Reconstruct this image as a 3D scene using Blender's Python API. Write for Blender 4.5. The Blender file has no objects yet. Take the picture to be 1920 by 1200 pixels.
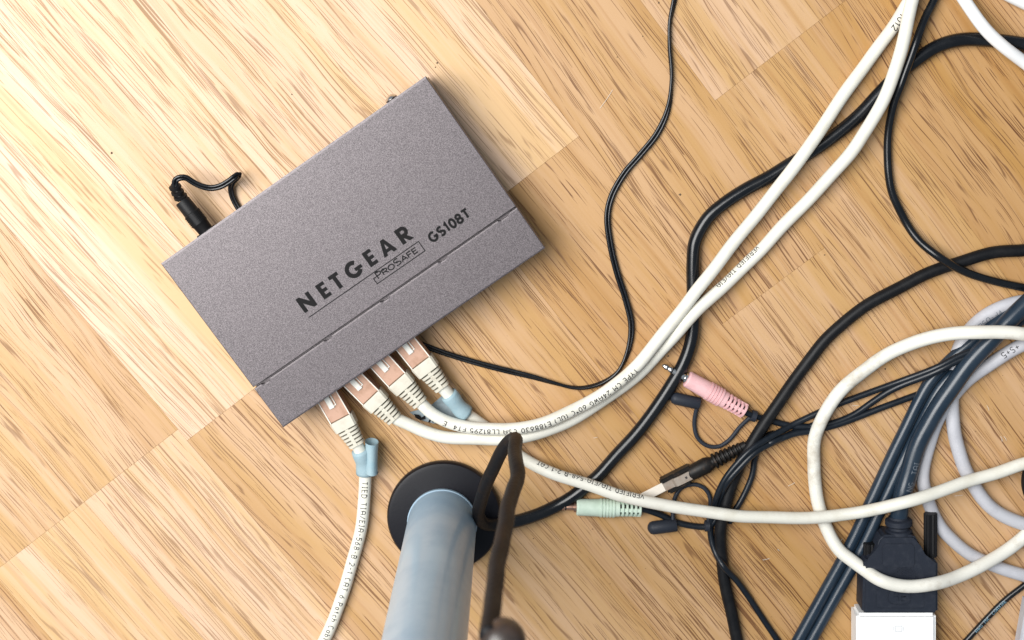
import bpy, bmesh, math, random
from mathutils import Vector, Matrix
random.seed(7)
R = math.radians
MM = 0.001
scene = bpy.context.scene
COL = scene.collection

# ------------------------------------------------------------------ camera, world, lamp, exposure
CAM_H = 0.770          # lens height above the floor (m)
F_PX = 2900.0          # focal length in photo pixels (1920 wide)
_n = Vector((970 - 960, 600 - 30, -F_PX)).normalized()      # straight down, seen from the lens
_z = -_n
_x = (Vector((1, 0, 0)) - _n * _n.x).normalized()
_y = _z.cross(_x)
ROT = Matrix((_x, _y, _z))                                   # lens axes -> world axes
cam_data = bpy.data.cameras.new('camera')
cam_data.sensor_width = 36.0
cam_data.lens = 36.0 * F_PX / 1920.0
cam_data.clip_start = 0.02
cam_data.clip_end = 50
cam_data.dof.use_dof = True
cam_data.dof.focus_distance = 0.765
cam_data.dof.aperture_fstop = 11.0
cam = bpy.data.objects.new('camera', cam_data)
COL.objects.link(cam)
cam.matrix_world = Matrix.Translation((0, 0, CAM_H)) @ ROT.to_4x4()
scene.camera = cam

world = bpy.data.worlds.new('World')
scene.world = world
world.use_nodes = True
bg = world.node_tree.nodes['Background']
bg.inputs[0].default_value = (0.74, 0.87, 1.0, 1)
bg.inputs[1].default_value = 0.30

def area_lamp(name, loc, target, sx, sy, power, color):
    d = bpy.data.lights.new(name, 'AREA')
    d.shape = 'RECTANGLE'; d.size = sx; d.size_y = sy
    d.energy = power; d.color = color
    o = bpy.data.objects.new(name, d); COL.objects.link(o)
    o.location = loc
    o.rotation_euler = (Vector(target) - Vector(loc)).to_track_quat('-Z', 'Y').to_euler()
    return o
area_lamp('window_light', (-0.74, 0.16, 1.36), (-0.05, -0.16, 0), 1.10, 1.10, 48.5, (1.0, 0.985, 0.955))

scene.view_settings.view_transform = 'Standard'
scene.view_settings.look = 'None'
scene.view_settings.exposure = 0.0
scene.view_settings.gamma = 1.0
scene.cycles.max_bounces = 8

# ------------------------------------------------------------------ helpers
def at(px, py, z=0.0):
    """the point at height z (m) that was measured at photo pixel px, py"""
    d = ROT @ Vector((px - 960, 600 - py, -F_PX))
    s = (CAM_H - z) / -d.z
    return Vector((0, 0, CAM_H)) + d * s

def prop(o, label=None, cat=None, group=None, kind=None):
    if label: o['label'] = label
    if cat: o['category'] = cat
    if group: o['group'] = group
    if kind: o['kind'] = kind
    return o

def empty(name, loc, label=None, cat=None, group=None, rotz=0.0):
    o = bpy.data.objects.new(name, None); COL.objects.link(o)
    o.empty_display_size = 0.01
    o.location = loc; o.rotation_euler = (0, 0, rotz)
    return prop(o, label, cat, group)

def link(name, me, mat, parent=None, mw=None):
    """link a mesh; mw is its world matrix (mesh data are local to it)"""
    o = bpy.data.objects.new(name, me); COL.objects.link(o)
    if mat is not None and not me.materials: me.materials.append(mat)
    if parent is not None:
        o.parent = parent
        o.matrix_parent_inverse = Matrix.Identity(4)
        pw = world_of(parent)
        o.matrix_basis = pw.inverted() @ (mw if mw is not None else Matrix.Identity(4))
    elif mw is not None:
        o.matrix_basis = mw
    return o

def world_of(o):
    m = o.matrix_basis.copy()
    while o.parent is not None:
        o = o.parent
        m = o.matrix_basis @ m
    return m

def mesh_from(name, verts, faces, smooth=True):
    me = bpy.data.meshes.new(name)
    me.from_pydata([tuple(v) for v in verts], [], faces)
    me.validate()
    if smooth:
        for p in me.polygons: p.use_smooth = True
    return me

def bm_mesh(name, bm, smooth_angle=None):
    bmesh.ops.recalc_face_normals(bm, faces=bm.faces)
    me = bpy.data.meshes.new(name)
    bm.to_mesh(me); bm.free()
    if smooth_angle is not None:
        for p in me.polygons: p.use_smooth = True
        me.set_sharp_from_angle(angle=R(smooth_angle))
    return me

def box_bm(x0, x1, y0, y1, z0, z1, bev=0.0, seg=2, bm=None):
    b = bm or bmesh.new()
    vs = [b.verts.new((x, y, z)) for x in (x0, x1) for y in (y0, y1) for z in (z0, z1)]
    idx = [(0, 1, 3, 2), (4, 6, 7, 5), (0, 4, 5, 1), (2, 3, 7, 6), (0, 2, 6, 4), (1, 5, 7, 3)]
    fs = [b.faces.new([vs[i] for i in f]) for f in idx]
    if bev:
        es = set(e for f in fs for e in f.edges)
        bmesh.ops.bevel(b, geom=list(es), offset=bev, segments=seg, affect='EDGES', clamp_overlap=True)
    return b

def prism_bm(poly, z0, z1, bev=0.0, seg=2, top_only=False, bm=None):
    b = bm or bmesh.new()
    lo = [b.verts.new((x, y, z0)) for x, y in poly]
    hi = [b.verts.new((x, y, z1)) for x, y in poly]
    n = len(poly)
    b.faces.new(list(reversed(lo))); top = b.faces.new(hi)
    for i in range(n):
        b.faces.new((lo[i], lo[(i + 1) % n], hi[(i + 1) % n], hi[i]))
    if bev:
        es = list(top.edges)
        if not top_only:
            es += [e for v in hi for e in v.link_edges if e not in es]
        bmesh.ops.bevel(b, geom=es, offset=bev, segments=seg, affect='EDGES', clamp_overlap=True)
    return b

def lathe(profile, n=24, cap=True):
    """profile: (x along axis, radius); axis = local x"""
    vs, fs = [], []
    for x, r in profile:
        for i in range(n):
            a = 2 * math.pi * i / n
            vs.append((x, r * math.cos(a), r * math.sin(a)))
    m = len(profile)
    for j in range(m - 1):
        for i in range(n):
            k = (i + 1) % n
            fs.append((j * n + i, j * n + k, (j + 1) * n + k, (j + 1) * n + i))
    if cap:
        fs.append(tuple(range(n - 1, -1, -1)))
        fs.append(tuple((m - 1) * n + i for i in range(n)))
    return vs, fs

def lathe_mesh(name, profile, n=24, sharp=35):
    vs, fs = lathe(profile, n)
    b = bmesh.new()
    bv = [b.verts.new(v) for v in vs]
    for f in fs:
        b.faces.new([bv[i] for i in f])
    return bm_mesh(name, b, sharp)

def axis_matrix(p, q, up=Vector((0, 0, 1))):
    """frame at p with local x towards q and local z as near up as it can be"""
    x = (q - p).normalized()
    y = up.cross(x)
    if y.length < 1e-6: y = Vector((0, 1, 0)).cross(x)
    y.normalize()
    z = x.cross(y)
    m = Matrix((x, y, z)).transposed().to_4x4()
    m.translation = p
    return m

def smooth_path(pts, step=0.0013):
    """centripetal Catmull-Rom through pts, resampled"""
    P = [Vector(p) for p in pts]
    P = [P[0] * 2 - P[1]] + P + [P[-1] * 2 - P[-2]]
    out = []
    for i in range(1, len(P) - 2):
        p0, p1, p2, p3 = P[i - 1:i + 3]
        t0 = 0.0
        t1 = t0 + max((p1 - p0).length, 1e-6) ** 0.5
        t2 = t1 + max((p2 - p1).length, 1e-6) ** 0.5
        t3 = t2 + max((p3 - p2).length, 1e-6) ** 0.5
        n = max(2, int((p2 - p1).length / step))
        for k in range(n):
            t = t1 + (t2 - t1) * k / n
            A1 = p0 * ((t1 - t) / (t1 - t0)) + p1 * ((t - t0) / (t1 - t0))
            A2 = p1 * ((t2 - t) / (t2 - t1)) + p2 * ((t - t1) / (t2 - t1))
            A3 = p2 * ((t3 - t) / (t3 - t2)) + p3 * ((t - t2) / (t3 - t2))
            B1 = A1 * ((t2 - t) / (t2 - t0)) + A2 * ((t - t0) / (t2 - t0))
            B2 = A2 * ((t3 - t) / (t3 - t1)) + A3 * ((t - t1) / (t3 - t1))
            out.append(B1 * ((t2 - t) / (t2 - t1)) + B2 * ((t - t1) / (t2 - t1)))
    out.append(P[-2])
    return out

class Frames:
    """path samples with tangent, left and up vectors and arc length"""
    def __init__(self, path, transport=False):
        self.p = path
        n = len(path)
        self.t = []
        for i in range(n):
            a = path[max(0, i - 1)]; b = path[min(n - 1, i + 1)]
            self.t.append((b - a).normalized())
        self.s = [0.0]
        for i in range(1, n): self.s.append(self.s[-1] + (path[i] - path[i - 1]).length)
        self.l, self.u = [], []
        if not transport:
            for t in self.t:
                l = Vector((0, 0, 1)).cross(t)
                l.normalize()
                self.l.append(l); self.u.append(t.cross(l))
        else:
            t0 = self.t[0]
            l = Vector((0, 0, 1)).cross(t0)
            if l.length < 1e-5: l = Vector((1, 0, 0))
            l.normalize()
            for i, t in enumerate(self.t):
                l = (l - t * l.dot(t)).normalized()
                self.l.append(l); self.u.append(t.cross(l))
    def sample(self, s):
        s = min(max(s, 0.0), self.s[-1] - 1e-7)
        lo, hi = 0, len(self.s) - 1
        while hi - lo > 1:
            m = (lo + hi) // 2
            if self.s[m] <= s: lo = m
            else: hi = m
        f = (s - self.s[lo]) / max(self.s[hi] - self.s[lo], 1e-9)
        mix = lambda a: a[lo].lerp(a[hi], f)
        return mix(self.p), mix(self.t).normalized(), mix(self.l).normalized(), mix(self.u).normalized()
    def nearest(self, q):
        return min(range(len(self.p)), key=lambda i: (self.p[i] - q).length)

def tube(fr, r, n=14, offs=None, radius_at=None, mesh=None):
    """vertices and faces of a tube along fr; offs(s) -> (dl, du) moves its centre"""
    vs, fs = mesh if mesh else ([], [])
    b0 = len(vs)
    m = len(fr.p)
    for i in range(m):
        dl, du = offs(fr.s[i]) if offs else (0.0, 0.0)
        rr = radius_at(fr.s[i] / fr.s[-1]) * r if radius_at else r
        c = fr.p[i] + fr.l[i] * dl + fr.u[i] * du
        for k in range(n):
            a = 2 * math.pi * k / n
            vs.append(c + fr.l[i] * (rr * math.cos(a)) + fr.u[i] * (rr * math.sin(a)))
    for i in range(m - 1):
        for k in range(n):
            kk = (k + 1) % n
            fs.append((b0 + i * n + k, b0 + i * n + kk, b0 + (i + 1) * n + kk, b0 + (i + 1) * n + k))
    fs.append(tuple(b0 + k for k in range(n - 1, -1, -1)))
    fs.append(tuple(b0 + (m - 1) * n + k for k in range(n)))
    return vs, fs

def route(pts, r, ext0=0.0, ext1=0.0):
    """(px, py, lift in mm of the underside) -> smooth world path; ext = straight run-on outside the frame (m)"""
    w = [at(x, y, r + l * MM) for x, y, l in pts]
    if ext0:
        d = (w[0] - w[1]).normalized(); d.z = 0; w.insert(0, w[0] + d * ext0)
        w[0].z = w[1].z
    if ext1:
        d = (w[-1] - w[-2]).normalized(); d.z = 0; w.append(w[-1] + d * ext1)
        w[-1].z = w[-2].z
    return w

# ------------------------------------------------------------------ lettering (strokes, cap height 1)
def arc(cx, cy, rx, ry, a0, a1, n=8):
    return [(cx + rx * math.cos(R(a0 + (a1 - a0) * i / n)), cy + ry * math.sin(R(a0 + (a1 - a0) * i / n))) for i in range(n + 1)]
GL = {
 'A': (.66, [[(0, 0), (0, .62)] + arc(.33, .62, .33, .38, 180, 0, 6) + [(.66, 0)], [(0, .40), (.66, .40)]]),
 'B': (.62, [[(0, 0), (0, 1), (.36, 1)] + arc(.36, .76, .24, .24, 90, -90, 5) + [(0, .52)], [(.36, .52)] + arc(.36, .26, .26, .26, 90, -90, 5) + [(0, 0)]]),
 'C': (.62, [arc(.33, .5, .33, .5, 55, 305, 9)]),
 'D': (.64, [[(0, 0), (0, 1), (.3, 1)] + arc(.3, .5, .34, .5, 90, -90, 7) + [(0, 0)]]),
 'E': (.56, [[(.56, 1), (0, 1), (0, 0), (.56, 0)], [(0, .52), (.46, .52)]]),
 'F': (.54, [[(.54, 1), (0, 1), (0, 0)], [(0, .52), (.44, .52)]]),
 'G': (.68, [arc(.34, .5, .34, .5, 52, 340, 10) + [(.66, .45), (.38, .45)]]),
 'I': (.30, [[(.15, 0), (.15, 1)], [(0, 1), (.3, 1)], [(0, 0), (.3, 0)]]),
 'L': (.52, [[(0, 1), (0, 0), (.52, 0)]]),
 'M': (.72, [[(0, 0), (0, 1), (.36, .45), (.72, 1), (.72, 0)]]),
 'N': (.62, [[(0, 0), (0, 1), (.62, 0), (.62, 1)]]),
 'O': (.68, [arc(.34, .5, .34, .5, 90, 450, 14)]),
 'P': (.58, [[(0, 0), (0, 1), (.32, 1)] + arc(.32, .74, .26, .26, 90, -90, 6) + [(0, .48)]]),
 'R': (.60, [[(0, 0), (0, 1), (.32, 1)] + arc(.32, .74, .26, .26, 90, -90, 6) + [(0, .48)], [(.28, .48), (.60, 0)]]),
 'S': (.58, [arc(.29, .745, .27, .255, 40, 270, 8) + arc(.29, .245, .29, .245, 90, -140, 8)]),
 'T': (.60, [[(0, 1), (.6, 1)], [(.3, 1), (.3, 0)]]),
 'U': (.62, [[(0, 1), (0, .3)] + arc(.31, .3, .31, .3, 180, 360, 7) + [(.62, 1)]]),
 'V': (.62, [[(0, 1), (.31, 0), (.62, 1)]]),
 'W': (.80, [[(0, 1), (.2, 0), (.4, .7), (.6, 0), (.8, 1)]]),
 'X': (.60, [[(0, 0), (.6, 1)], [(0, 1), (.6, 0)]]),
 'Y': (.60, [[(0, 1), (.3, .48), (.6, 1)], [(.3, .48), (.3, 0)]]),
 '0': (.60, [arc(.3, .5, .3, .5, 90, 450, 12)]),
 '1': (.34, [[(0, .78), (.22, 1), (.22, 0)]]),
 '2': (.56, [arc(.28, .72, .28, .28, 160, -30, 7) + [(0, 0), (.56, 0)]]),
 '3': (.56, [arc(.27, .75, .25, .25, 150, -90, 7), arc(.27, .25, .29, .25, 90, -150, 7)]),
 '4': (.60, [[(.42, 0), (.42, 1), (0, .3), (.6, .3)]]),
 '5': (.56, [[(.52, 1), (.06, 1), (.03, .55)] + arc(.27, .31, .29, .31, 120, -150, 8)]),
 '6': (.58, [[(.48, 1), (.1, .5)] + arc(.29, .29, .29, .29, 140, 500, 10)]),
 '7': (.56, [[(0, 1), (.56, 1), (.2, 0)]]),
 '8': (.58, [arc(.29, .76, .24, .24, 90, 450, 10), arc(.29, .26, .29, .26, 90, 450, 10)]),
 '9': (.58, [[(.1, 0), (.48, .5)] + arc(.29, .71, .29, .29, -40, 320, 10)]),
 '-': (.46, [[(.04, .48), (.42, .48)]]),
 '+': (.56, [[(0, .48), (.56, .48)], [(.28, .2), (.28, .76)]]),
 '/': (.50, [[(0, 0), (.5, 1)]]),
 '(': (.28, [arc(.34, .5, .30, .56, 120, 240, 5)]),
 ')': (.28, [arc(-.06, .5, .30, .56, 60, -60, 5)]),
 '°': (.34, [arc(.17, .82, .15, .16, 90, 450, 8)]),
 'a': (.50, [arc(.25, .3, .25, .3, 90, 450, 9), [(.5, .6), (.5, 0)]]),
 't': (.42, [[(.18, .9), (.18, .12), (.4, .02)], [(0, .62), (.4, .62)]]),
 'c': (.48, [arc(.26, .3, .26, .3, 50, 310, 8)]),
 'h': (.48, [[(0, 1), (0, 0)], [(0, .36)] + arc(.24, .36, .24, .24, 180, 0, 6) + [(.48, 0)]]),
 'b': (.50, [[(0, 1), (0, 0)], arc(.25, .3, .25, .3, 90, 450, 9)]),
 'l': (.24, [[(.12, 1), (.12, 0)]]),
 'e': (.50, [[(.02, .3), (.5, .3)] + arc(.26, .3, .25, .3, 0, 300, 9)]),
}

def ribbon(poly, w, closed=False):
    """polyline -> quads of width w with mitred joins (list of 4 points each)"""
    n = len(poly)
    L, Rr = [], []
    P = [Vector(p) for p in poly]
    closed = (P[0] - P[-1]).length < 1e-5
    for i in range(n):
        if closed and i in (0, n - 1):
            a = (P[1] - P[0]).normalized(); b = (P[-1] - P[-2]).normalized()
        else:
            a = (P[i + 1] - P[i]).normalized() if i < n - 1 else None
            b = (P[i] - P[i - 1]).normalized() if i > 0 else None
            if a is None: a = b
            if b is None: b = a
        t = a + b
        if t.length < 1e-4: t = a
        t.normalize()
        nn = Vector((-t.y, t.x))
        c = max(0.45, abs(nn.dot(Vector((-a.y, a.x)))))
        o = nn * (w / 2 / c)
        L.append(P[i] + o); Rr.append(P[i] - o)
    return [(Rr[i], Rr[i + 1], L[i + 1], L[i]) for i in range(n - 1)]

def text_quads(text, h, w, gap=.24, step=.0005):
    """flat quads (x, y) of a line of text, cap height h, stroke w; returns quads tagged with stroke number and total width"""
    out, x, k = [], 0.0, 0
    for ch in text:
        if ch == ' ':
            x += .62 * h; continue
        gw, strokes = GL[ch]
        for st in strokes:
            pts = [(x + px * h, py * h) for px, py in st]
            dense = [pts[0]]
            for (xa, ya), (xb, yb) in zip(pts, pts[1:]):
                n = max(1, int(math.hypot(xb - xa, yb - ya) / step))
                dense += [(xa + (xb - xa) * i / n, ya + (yb - ya) * i / n) for i in range(1, n + 1)]
            for q in ribbon(dense, w):
                out.append((k, q))
            k += 1
        x += gw * h + gap * h
    return out, x - gap * h

def flat_text_mesh(name, text, h, w, z, gap=.24):
    q, width = text_quads(text, h, w, gap)
    vs, fs = [], []
    for k, quad in q:
        b = len(vs)
        for p in quad: vs.append((p.x, p.y, z + (k % 5) * 4e-6))
        fs.append((b, b + 1, b + 2, b + 3))
    return vs, fs, width

def print_on(fr, r, text, s0, h, w, phi, rev, mat, parent, name='print', gap=.26):
    """text wrapped on a cable; rev = runs against the path"""
    quads, width = text_quads(text, h, w, gap)
    vs, fs = [], []
    sg = -1 if rev else 1
    for k, quad in quads:
        b = len(vs)
        for p in quad:
            c, t, l, u = fr.sample(s0 + sg * p.x)
            a = phi + (p.y - h / 2) / r
            vs.append(c + (u * math.cos(a) + l * (sg * math.sin(a))) * (r + 0.00005 + (k % 4) * 5e-6))
        fs.append((b, b + 1, b + 2, b + 3))
    me = mesh_from(name, vs, fs, False)
    return link(name, me, mat, parent)

# ------------------------------------------------------------------ materials
def new_mat(name):
    m = bpy.data.materials.new(name); m.use_nodes = True
    return m, m.node_tree.nodes, m.node_tree.links, m.node_tree.nodes['Principled BSDF']

def N(nodes, typ, **kw):
    n = nodes.new(typ)
    for k, v in kw.items():
        if k.startswith('in_'):
            n.inputs[k[3:]].default_value = v
        else:
            setattr(n, k, v)
    return n

def simple(name, col, rough=.5, metal=0.0, spec=.5, grime=None, gscale=60.0, glo=.45, ghi=.7, bump=0.0, bscale=900.0, coat=0.0):
    """plain paint or plastic with optional grime patches and fine relief"""
    m, ns, ln, bs = new_mat(name)
    bs.inputs['Base Color'].default_value = (*col, 1)
    bs.inputs['Roughness'].default_value = rough
    bs.inputs['Metallic'].default_value = metal
    bs.inputs['Specular IOR Level'].default_value = spec
    if coat:
        bs.inputs['Coat Weight'].default_value = coat
        bs.inputs['Coat Roughness'].default_value = .12
    geo = N(ns, 'ShaderNodeNewGeometry')
    if grime:
        nz = N(ns, 'ShaderNodeTexNoise', in_Scale=gscale, in_Detail=5.0, in_Roughness=.65)
        ln.new(geo.outputs['Position'], nz.inputs['Vector'])
        rp = N(ns, 'ShaderNodeMapRange', in_1=glo) if False else N(ns, 'ShaderNodeMapRange')
        rp.inputs['From Min'].default_value = glo; rp.inputs['From Max'].default_value = ghi
        ln.new(nz.outputs['Fac'], rp.inputs['Value'])
        mx = N(ns, 'ShaderNodeMix', data_type='RGBA')
        mx.inputs['A'].default_value = (*col, 1); mx.inputs['B'].default_value = (*grime, 1)
        ln.new(rp.outputs['Result'], mx.inputs['Factor'])
        ln.new(mx.outputs['Result'], bs.inputs['Base Color'])
        rr = N(ns, 'ShaderNodeMapRange')
        rr.inputs['To Min'].default_value = rough; rr.inputs['To Max'].default_value = min(1, rough + .2)
        ln.new(nz.outputs['Fac'], rr.inputs['Value'])
        ln.new(rr.outputs['Result'], bs.inputs['Roughness'])
    if bump:
        n2 = N(ns, 'ShaderNodeTexNoise', in_Scale=bscale, in_Detail=3.0)
        ln.new(geo.outputs['Position'], n2.inputs['Vector'])
        bp = N(ns, 'ShaderNodeBump', in_Strength=bump, in_Distance=.0003)
        ln.new(n2.outputs['Fac'], bp.inputs['Height'])
        ln.new(bp.outputs['Normal'], bs.inputs['Normal'])
    return m

def wood_material():
    m, ns, ln, bs = new_mat('oak_laminate')
    tc = N(ns, 'ShaderNodeTexCoord')
    def attr(nm):
        return N(ns, 'ShaderNodeAttribute', attribute_type='OBJECT', attribute_name=nm).outputs['Fac']
    seed, tone, tilt, fig = attr('grain_seed'), attr('grain_tone'), attr('grain_tilt'), attr('grain_figure')
    def math_(op, a, b=None, c=None):
        n = N(ns, 'ShaderNodeMath', operation=op)
        for i, v in enumerate((a, b, c)):
            if v is None: continue
            if isinstance(v, (int, float)): n.inputs[i].default_value = v
            else: ln.new(v, n.inputs[i])
        return n.outputs[0]
    def comb(x, y, z):
        n = N(ns, 'ShaderNodeCombineXYZ')
        for i, v in enumerate((x, y, z)):
            if isinstance(v, (int, float)): n.inputs[i].default_value = v
            else: ln.new(v, n.inputs[i])
        return n.outputs[0]
    def noise(vec, detail=2.0, rough=.5, dist=0.0):
        n = N(ns, 'ShaderNodeTexNoise', in_Scale=1.0, in_Detail=detail, in_Roughness=rough, in_Distortion=dist)
        ln.new(vec, n.inputs['Vector'])
        return n.outputs['Fac']
    def rng(v, a, b, c=0.0, d=1.0, smooth=False):
        n = N(ns, 'ShaderNodeMapRange')
        if smooth: n.interpolation_type = 'SMOOTHSTEP'
        ln.new(v, n.inputs['Value'])
        n.inputs['From Min'].default_value = a; n.inputs['From Max'].default_value = b
        n.inputs['To Min'].default_value = c; n.inputs['To Max'].default_value = d
        return n.outputs['Result']
    def mix(f, a, b, blend='MIX'):
        n = N(ns, 'ShaderNodeMix', data_type='RGBA', blend_type=blend)
        ln.new(f, n.inputs['Factor']) if not isinstance(f, (int, float)) else setattr(n.inputs['Factor'], 'default_value', f)
        for k, v in (('A', a), ('B', b)):
            if isinstance(v, tuple): n.inputs[k].default_value = (*v, 1)
            else: ln.new(v, n.inputs[k])
        return n.outputs['Result']
    sp = N(ns, 'ShaderNodeSeparateXYZ'); ln.new(tc.outputs['Object'], sp.inputs[0])
    x, y = sp.outputs[0], sp.outputs[1]
    sd = math_('MULTIPLY', seed, 13.7)
    # the grain wanders a little across the strip
    warp = noise(comb(math_('MULTIPLY', x, 5.0), math_('MULTIPLY', y, 14.0), sd), 2.0)
    warp = math_('MULTIPLY', math_('SUBTRACT', warp, .5), math_('MULTIPLY', fig, .018))
    warp2 = noise(comb(math_('MULTIPLY', x, 26.0), math_('MULTIPLY', y, 60.0), sd), 2.0)
    warp2 = math_('MULTIPLY', math_('SUBTRACT', warp2, .5), .0012)
    yy = math_('ADD', math_('ADD', math_('ADD', y, math_('MULTIPLY', x, tilt)), warp), warp2)
    v = lambda sx, sy, o: comb(math_('ADD', math_('MULTIPLY', x, sx), sd), math_('MULTIPLY', yy, sy), math_('ADD', sd, o))
    band = noise(v(3.2, 75.0, 1.0), 4.0, .62)            # growth bands
    broad = noise(v(2.0, 22.0, 3.0), 2.0, .5)
    fibre = noise(v(120.0, 2600.0, 5.0), 3.0, .6)
    streak = noise(v(4.5, 300.0, 6.0), 3.0, .6)
    pore = noise(v(15.0, 1600.0, 7.0), 0.0, .5)
    pore2 = noise(v(34.0, 2300.0, 9.0), 0.0, .5)
    ringn = noise(v(4.2, 95.0, 21.0), 2.0, .45)
    fr_ = math_('ABSOLUTE', math_('SUBTRACT', math_('FRACT', math_('MULTIPLY', ringn, 8.0)), .5))
    lines = rng(fr_, .03, .12, 1.0, 0.0, smooth=True)
    lines = math_('MULTIPLY', lines, rng(noise(v(38.0, 420.0, 23.0), 2.0), .50, .62, smooth=True))
    pale, mid, dark = (.715, .490, .285), (.630, .400, .160), (.455, .235, .075)
    base = mix(rng(band, .36, .66, smooth=True), pale, mid)
    base = mix(math_('MULTIPLY', rng(streak, .48, .70, smooth=True), .42), base, dark)
    base = mix(math_('MULTIPLY', rng(broad, .45, .7, smooth=True), .35), base, dark)
    base = mix(rng(fibre, .3, .7, 0, .20), base, mid)
    # where pores crowd
    dens = rng(noise(v(5.0, 60.0, 12.0), 2.0), .35, .65, -.05, .06)
    pk = rng(math_('ADD', pore, dens), .725, .765, smooth=True)
    pk2 = rng(math_('ADD', pore2, dens), .69, .73, smooth=True)
    pores = math_('MAXIMUM', math_('MAXIMUM', pk, math_('MULTIPLY', pk2, .95)), math_('MULTIPLY', lines, .78))
    base = mix(math_('MULTIPLY', pores, rng(tone, -.5, .9, .95, .58)), base, (.170, .066, .017))
    # strip tone: wood colour, with the window light's paling put in at the left
    tn = N(ns, 'ShaderNodeMix', data_type='RGBA', blend_type='MULTIPLY')
    tn.inputs['Factor'].default_value = 1.0
    ln.new(base, tn.inputs['A'])
    t1 = mix(rng(tone, -1, 1), (.575, .435, .19), (.95, .98, 1.22))
    ln.new(t1, tn.inputs['B'])
    ln.new(tn.outputs['Result'], bs.inputs['Base Color'])
    bs.inputs['Specular IOR Level'].default_value = .45
    ln.new(rng(pores, 0, 1, .40, .62), bs.inputs['Roughness'])
    bp = N(ns, 'ShaderNodeBump', in_Strength=.35, in_Distance=.0002)
    bp.invert = True
    ln.new(math_('ADD', pores, math_('MULTIPLY', fibre, .3)), bp.inputs['Height'])
    ln.new(bp.outputs['Normal'], bs.inputs['Normal'])
    return m

def powder_material():
    m, ns, ln, bs = new_mat('grey_powder_coat')
    geo = N(ns, 'ShaderNodeNewGeometry')
    nz = N(ns, 'ShaderNodeTexNoise', in_Scale=3200.0, in_Detail=1.5, in_Roughness=.6)
    n2 = N(ns, 'ShaderNodeTexNoise', in_Scale=22.0, in_Detail=2.0)
    for n in (nz, n2): ln.new(geo.outputs['Position'], n.inputs['Vector'])
    cr = N(ns, 'ShaderNodeValToRGB')
    cr.color_ramp.elements[0].position = .34; cr.color_ramp.elements[0].color = (.054, .046, .050, 1)
    cr.color_ramp.elements[1].position = .68; cr.color_ramp.elements[1].color = (.195, .170, .180, 1)
    ln.new(nz.outputs['Fac'], cr.inputs['Fac'])
    ln.new(cr.outputs['Color'], bs.inputs['Base Color'])
    bs.inputs['Metallic'].default_value = .35
    bs.inputs['Roughness'].default_value = .38
    bp = N(ns, 'ShaderNodeBump', in_Strength=.18, in_Distance=.0002)
    ln.new(nz.outputs['Fac'], bp.inputs['Height'])
    ln.new(bp.outputs['Normal'], bs.inputs['Normal'])
    return m

M = {}
M['wood'] = wood_material()
M['gap'] = simple('dark_joint', (.05, .028, .014), .9)
M['powder'] = powder_material()
M['dark_metal'] = simple('dark_metal', (.02, .02, .022), .6)
M['ink'] = simple('black_ink', (.006, .0055, .006), .6, spec=.15)
M['cable_ink'] = simple('cable_ink', (.015, .015, .018), .6, spec=.2)
M['faint_ink'] = simple('faint_ink', (.16, .18, .21), .6)
M['cyan_ink'] = simple('pale_ink', (.20, .36, .45), .6)
M['white_cable'] = simple('cream_cable', (.71, .69, .615), .40, grime=(.60, .565, .47), gscale=70, glo=.5, ghi=.8)
M['loop_cable'] = simple('dirty_white_cable', (.74, .72, .65), .42, grime=(.40, .34, .26), gscale=55, glo=.53, ghi=.78)
M['white_cable_clean'] = simple('white_cable', (.80, .80, .80), .35)
M['grey_cable'] = simple('pale_grey_cable', (.50, .50, .535), .42, grime=(.42, .42, .455), gscale=80)
M['black_cable'] = simple('black_cable', (.004, .005, .007), .15, grime=(.008, .009, .011), gscale=120, spec=.42)
M['matt_cable'] = simple('matt_black_cable', (.006, .0065, .008), .36, grime=(.012, .012, .013), gscale=150, spec=.2, bump=.15, bscale=1600)
M['blue_cable'] = simple('blue_black_cable', (.012, .024, .041), .20, grime=(.020, .033, .050), gscale=90, spec=.5)
M['slate'] = simple('slate_rubber', (.022, .026, .036), .5, spec=.25, bump=.3, bscale=2500)
M['cord_brown'] = simple('worn_cord', (.010, .0095, .0105), .42, grime=(.026, .017, .013), gscale=80, glo=.52, ghi=.72, spec=.16, bump=.7, bscale=450)
M['knob'] = simple('worn_brown_knob', (.034, .026, .023), .26, grime=(.075, .045, .032), gscale=110, spec=.5)
M['audio_cord'] = simple('black_cord', (.006, .009, .014), .24, grime=(.011, .015, .021), gscale=120, spec=.38)
M['boot'] = simple('cream_boot', (.57, .54, .455), .5, grime=(.48, .44, .36), gscale=160)
M['boot_shade'] = simple('boot_core', (.16, .15, .12), .6)  # cream cable inside the boot, coloured dark as the shade between ribs
M['shell'] = simple('plug_shield', (.47, .29, .21), .38, metal=.35, grime=(.36, .21, .14), gscale=220)  # shield metal with the floor's warm reflection put into its colour
M['shell_edge'] = simple('edge_highlight', (.78, .72, .64), .35)  # raised rims, coloured pale to paint the highlight along the shell edges
M['latch'] = simple('latch_plastic', (.82, .79, .72), .35)
M['tape'] = simple('blue_tape', (.29, .40, .445), .55, grime=(.24, .37, .43), gscale=150, bump=.4, bscale=1200)
M['tape_edge'] = simple('grimy_tape_edge', (.05, .06, .07), .7)
M['tape_grey'] = simple('grey_tape', (.20, .25, .28), .6, grime=(.28, .33, .36), gscale=120)
M['black_plastic'] = simple('black_plastic', (.007, .007, .008), .5, spec=.25, bump=.3, bscale=2600)
M['pink'] = simple('pink_plastic', (.74, .44, .45), .48, grime=(.64, .36, .37), gscale=110)
M['mint'] = simple('mint_plastic', (.55, .66, .56), .48, grime=(.46, .57, .47), gscale=110)
M['slot'] = simple('slot_shade', (.03, .025, .025), .7)
M['silver'] = simple('silver_metal', (.72, .70, .68), .22, metal=1.0)
M['copper'] = simple('copper_metal', (.45, .27, .20), .3, metal=.9)
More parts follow.
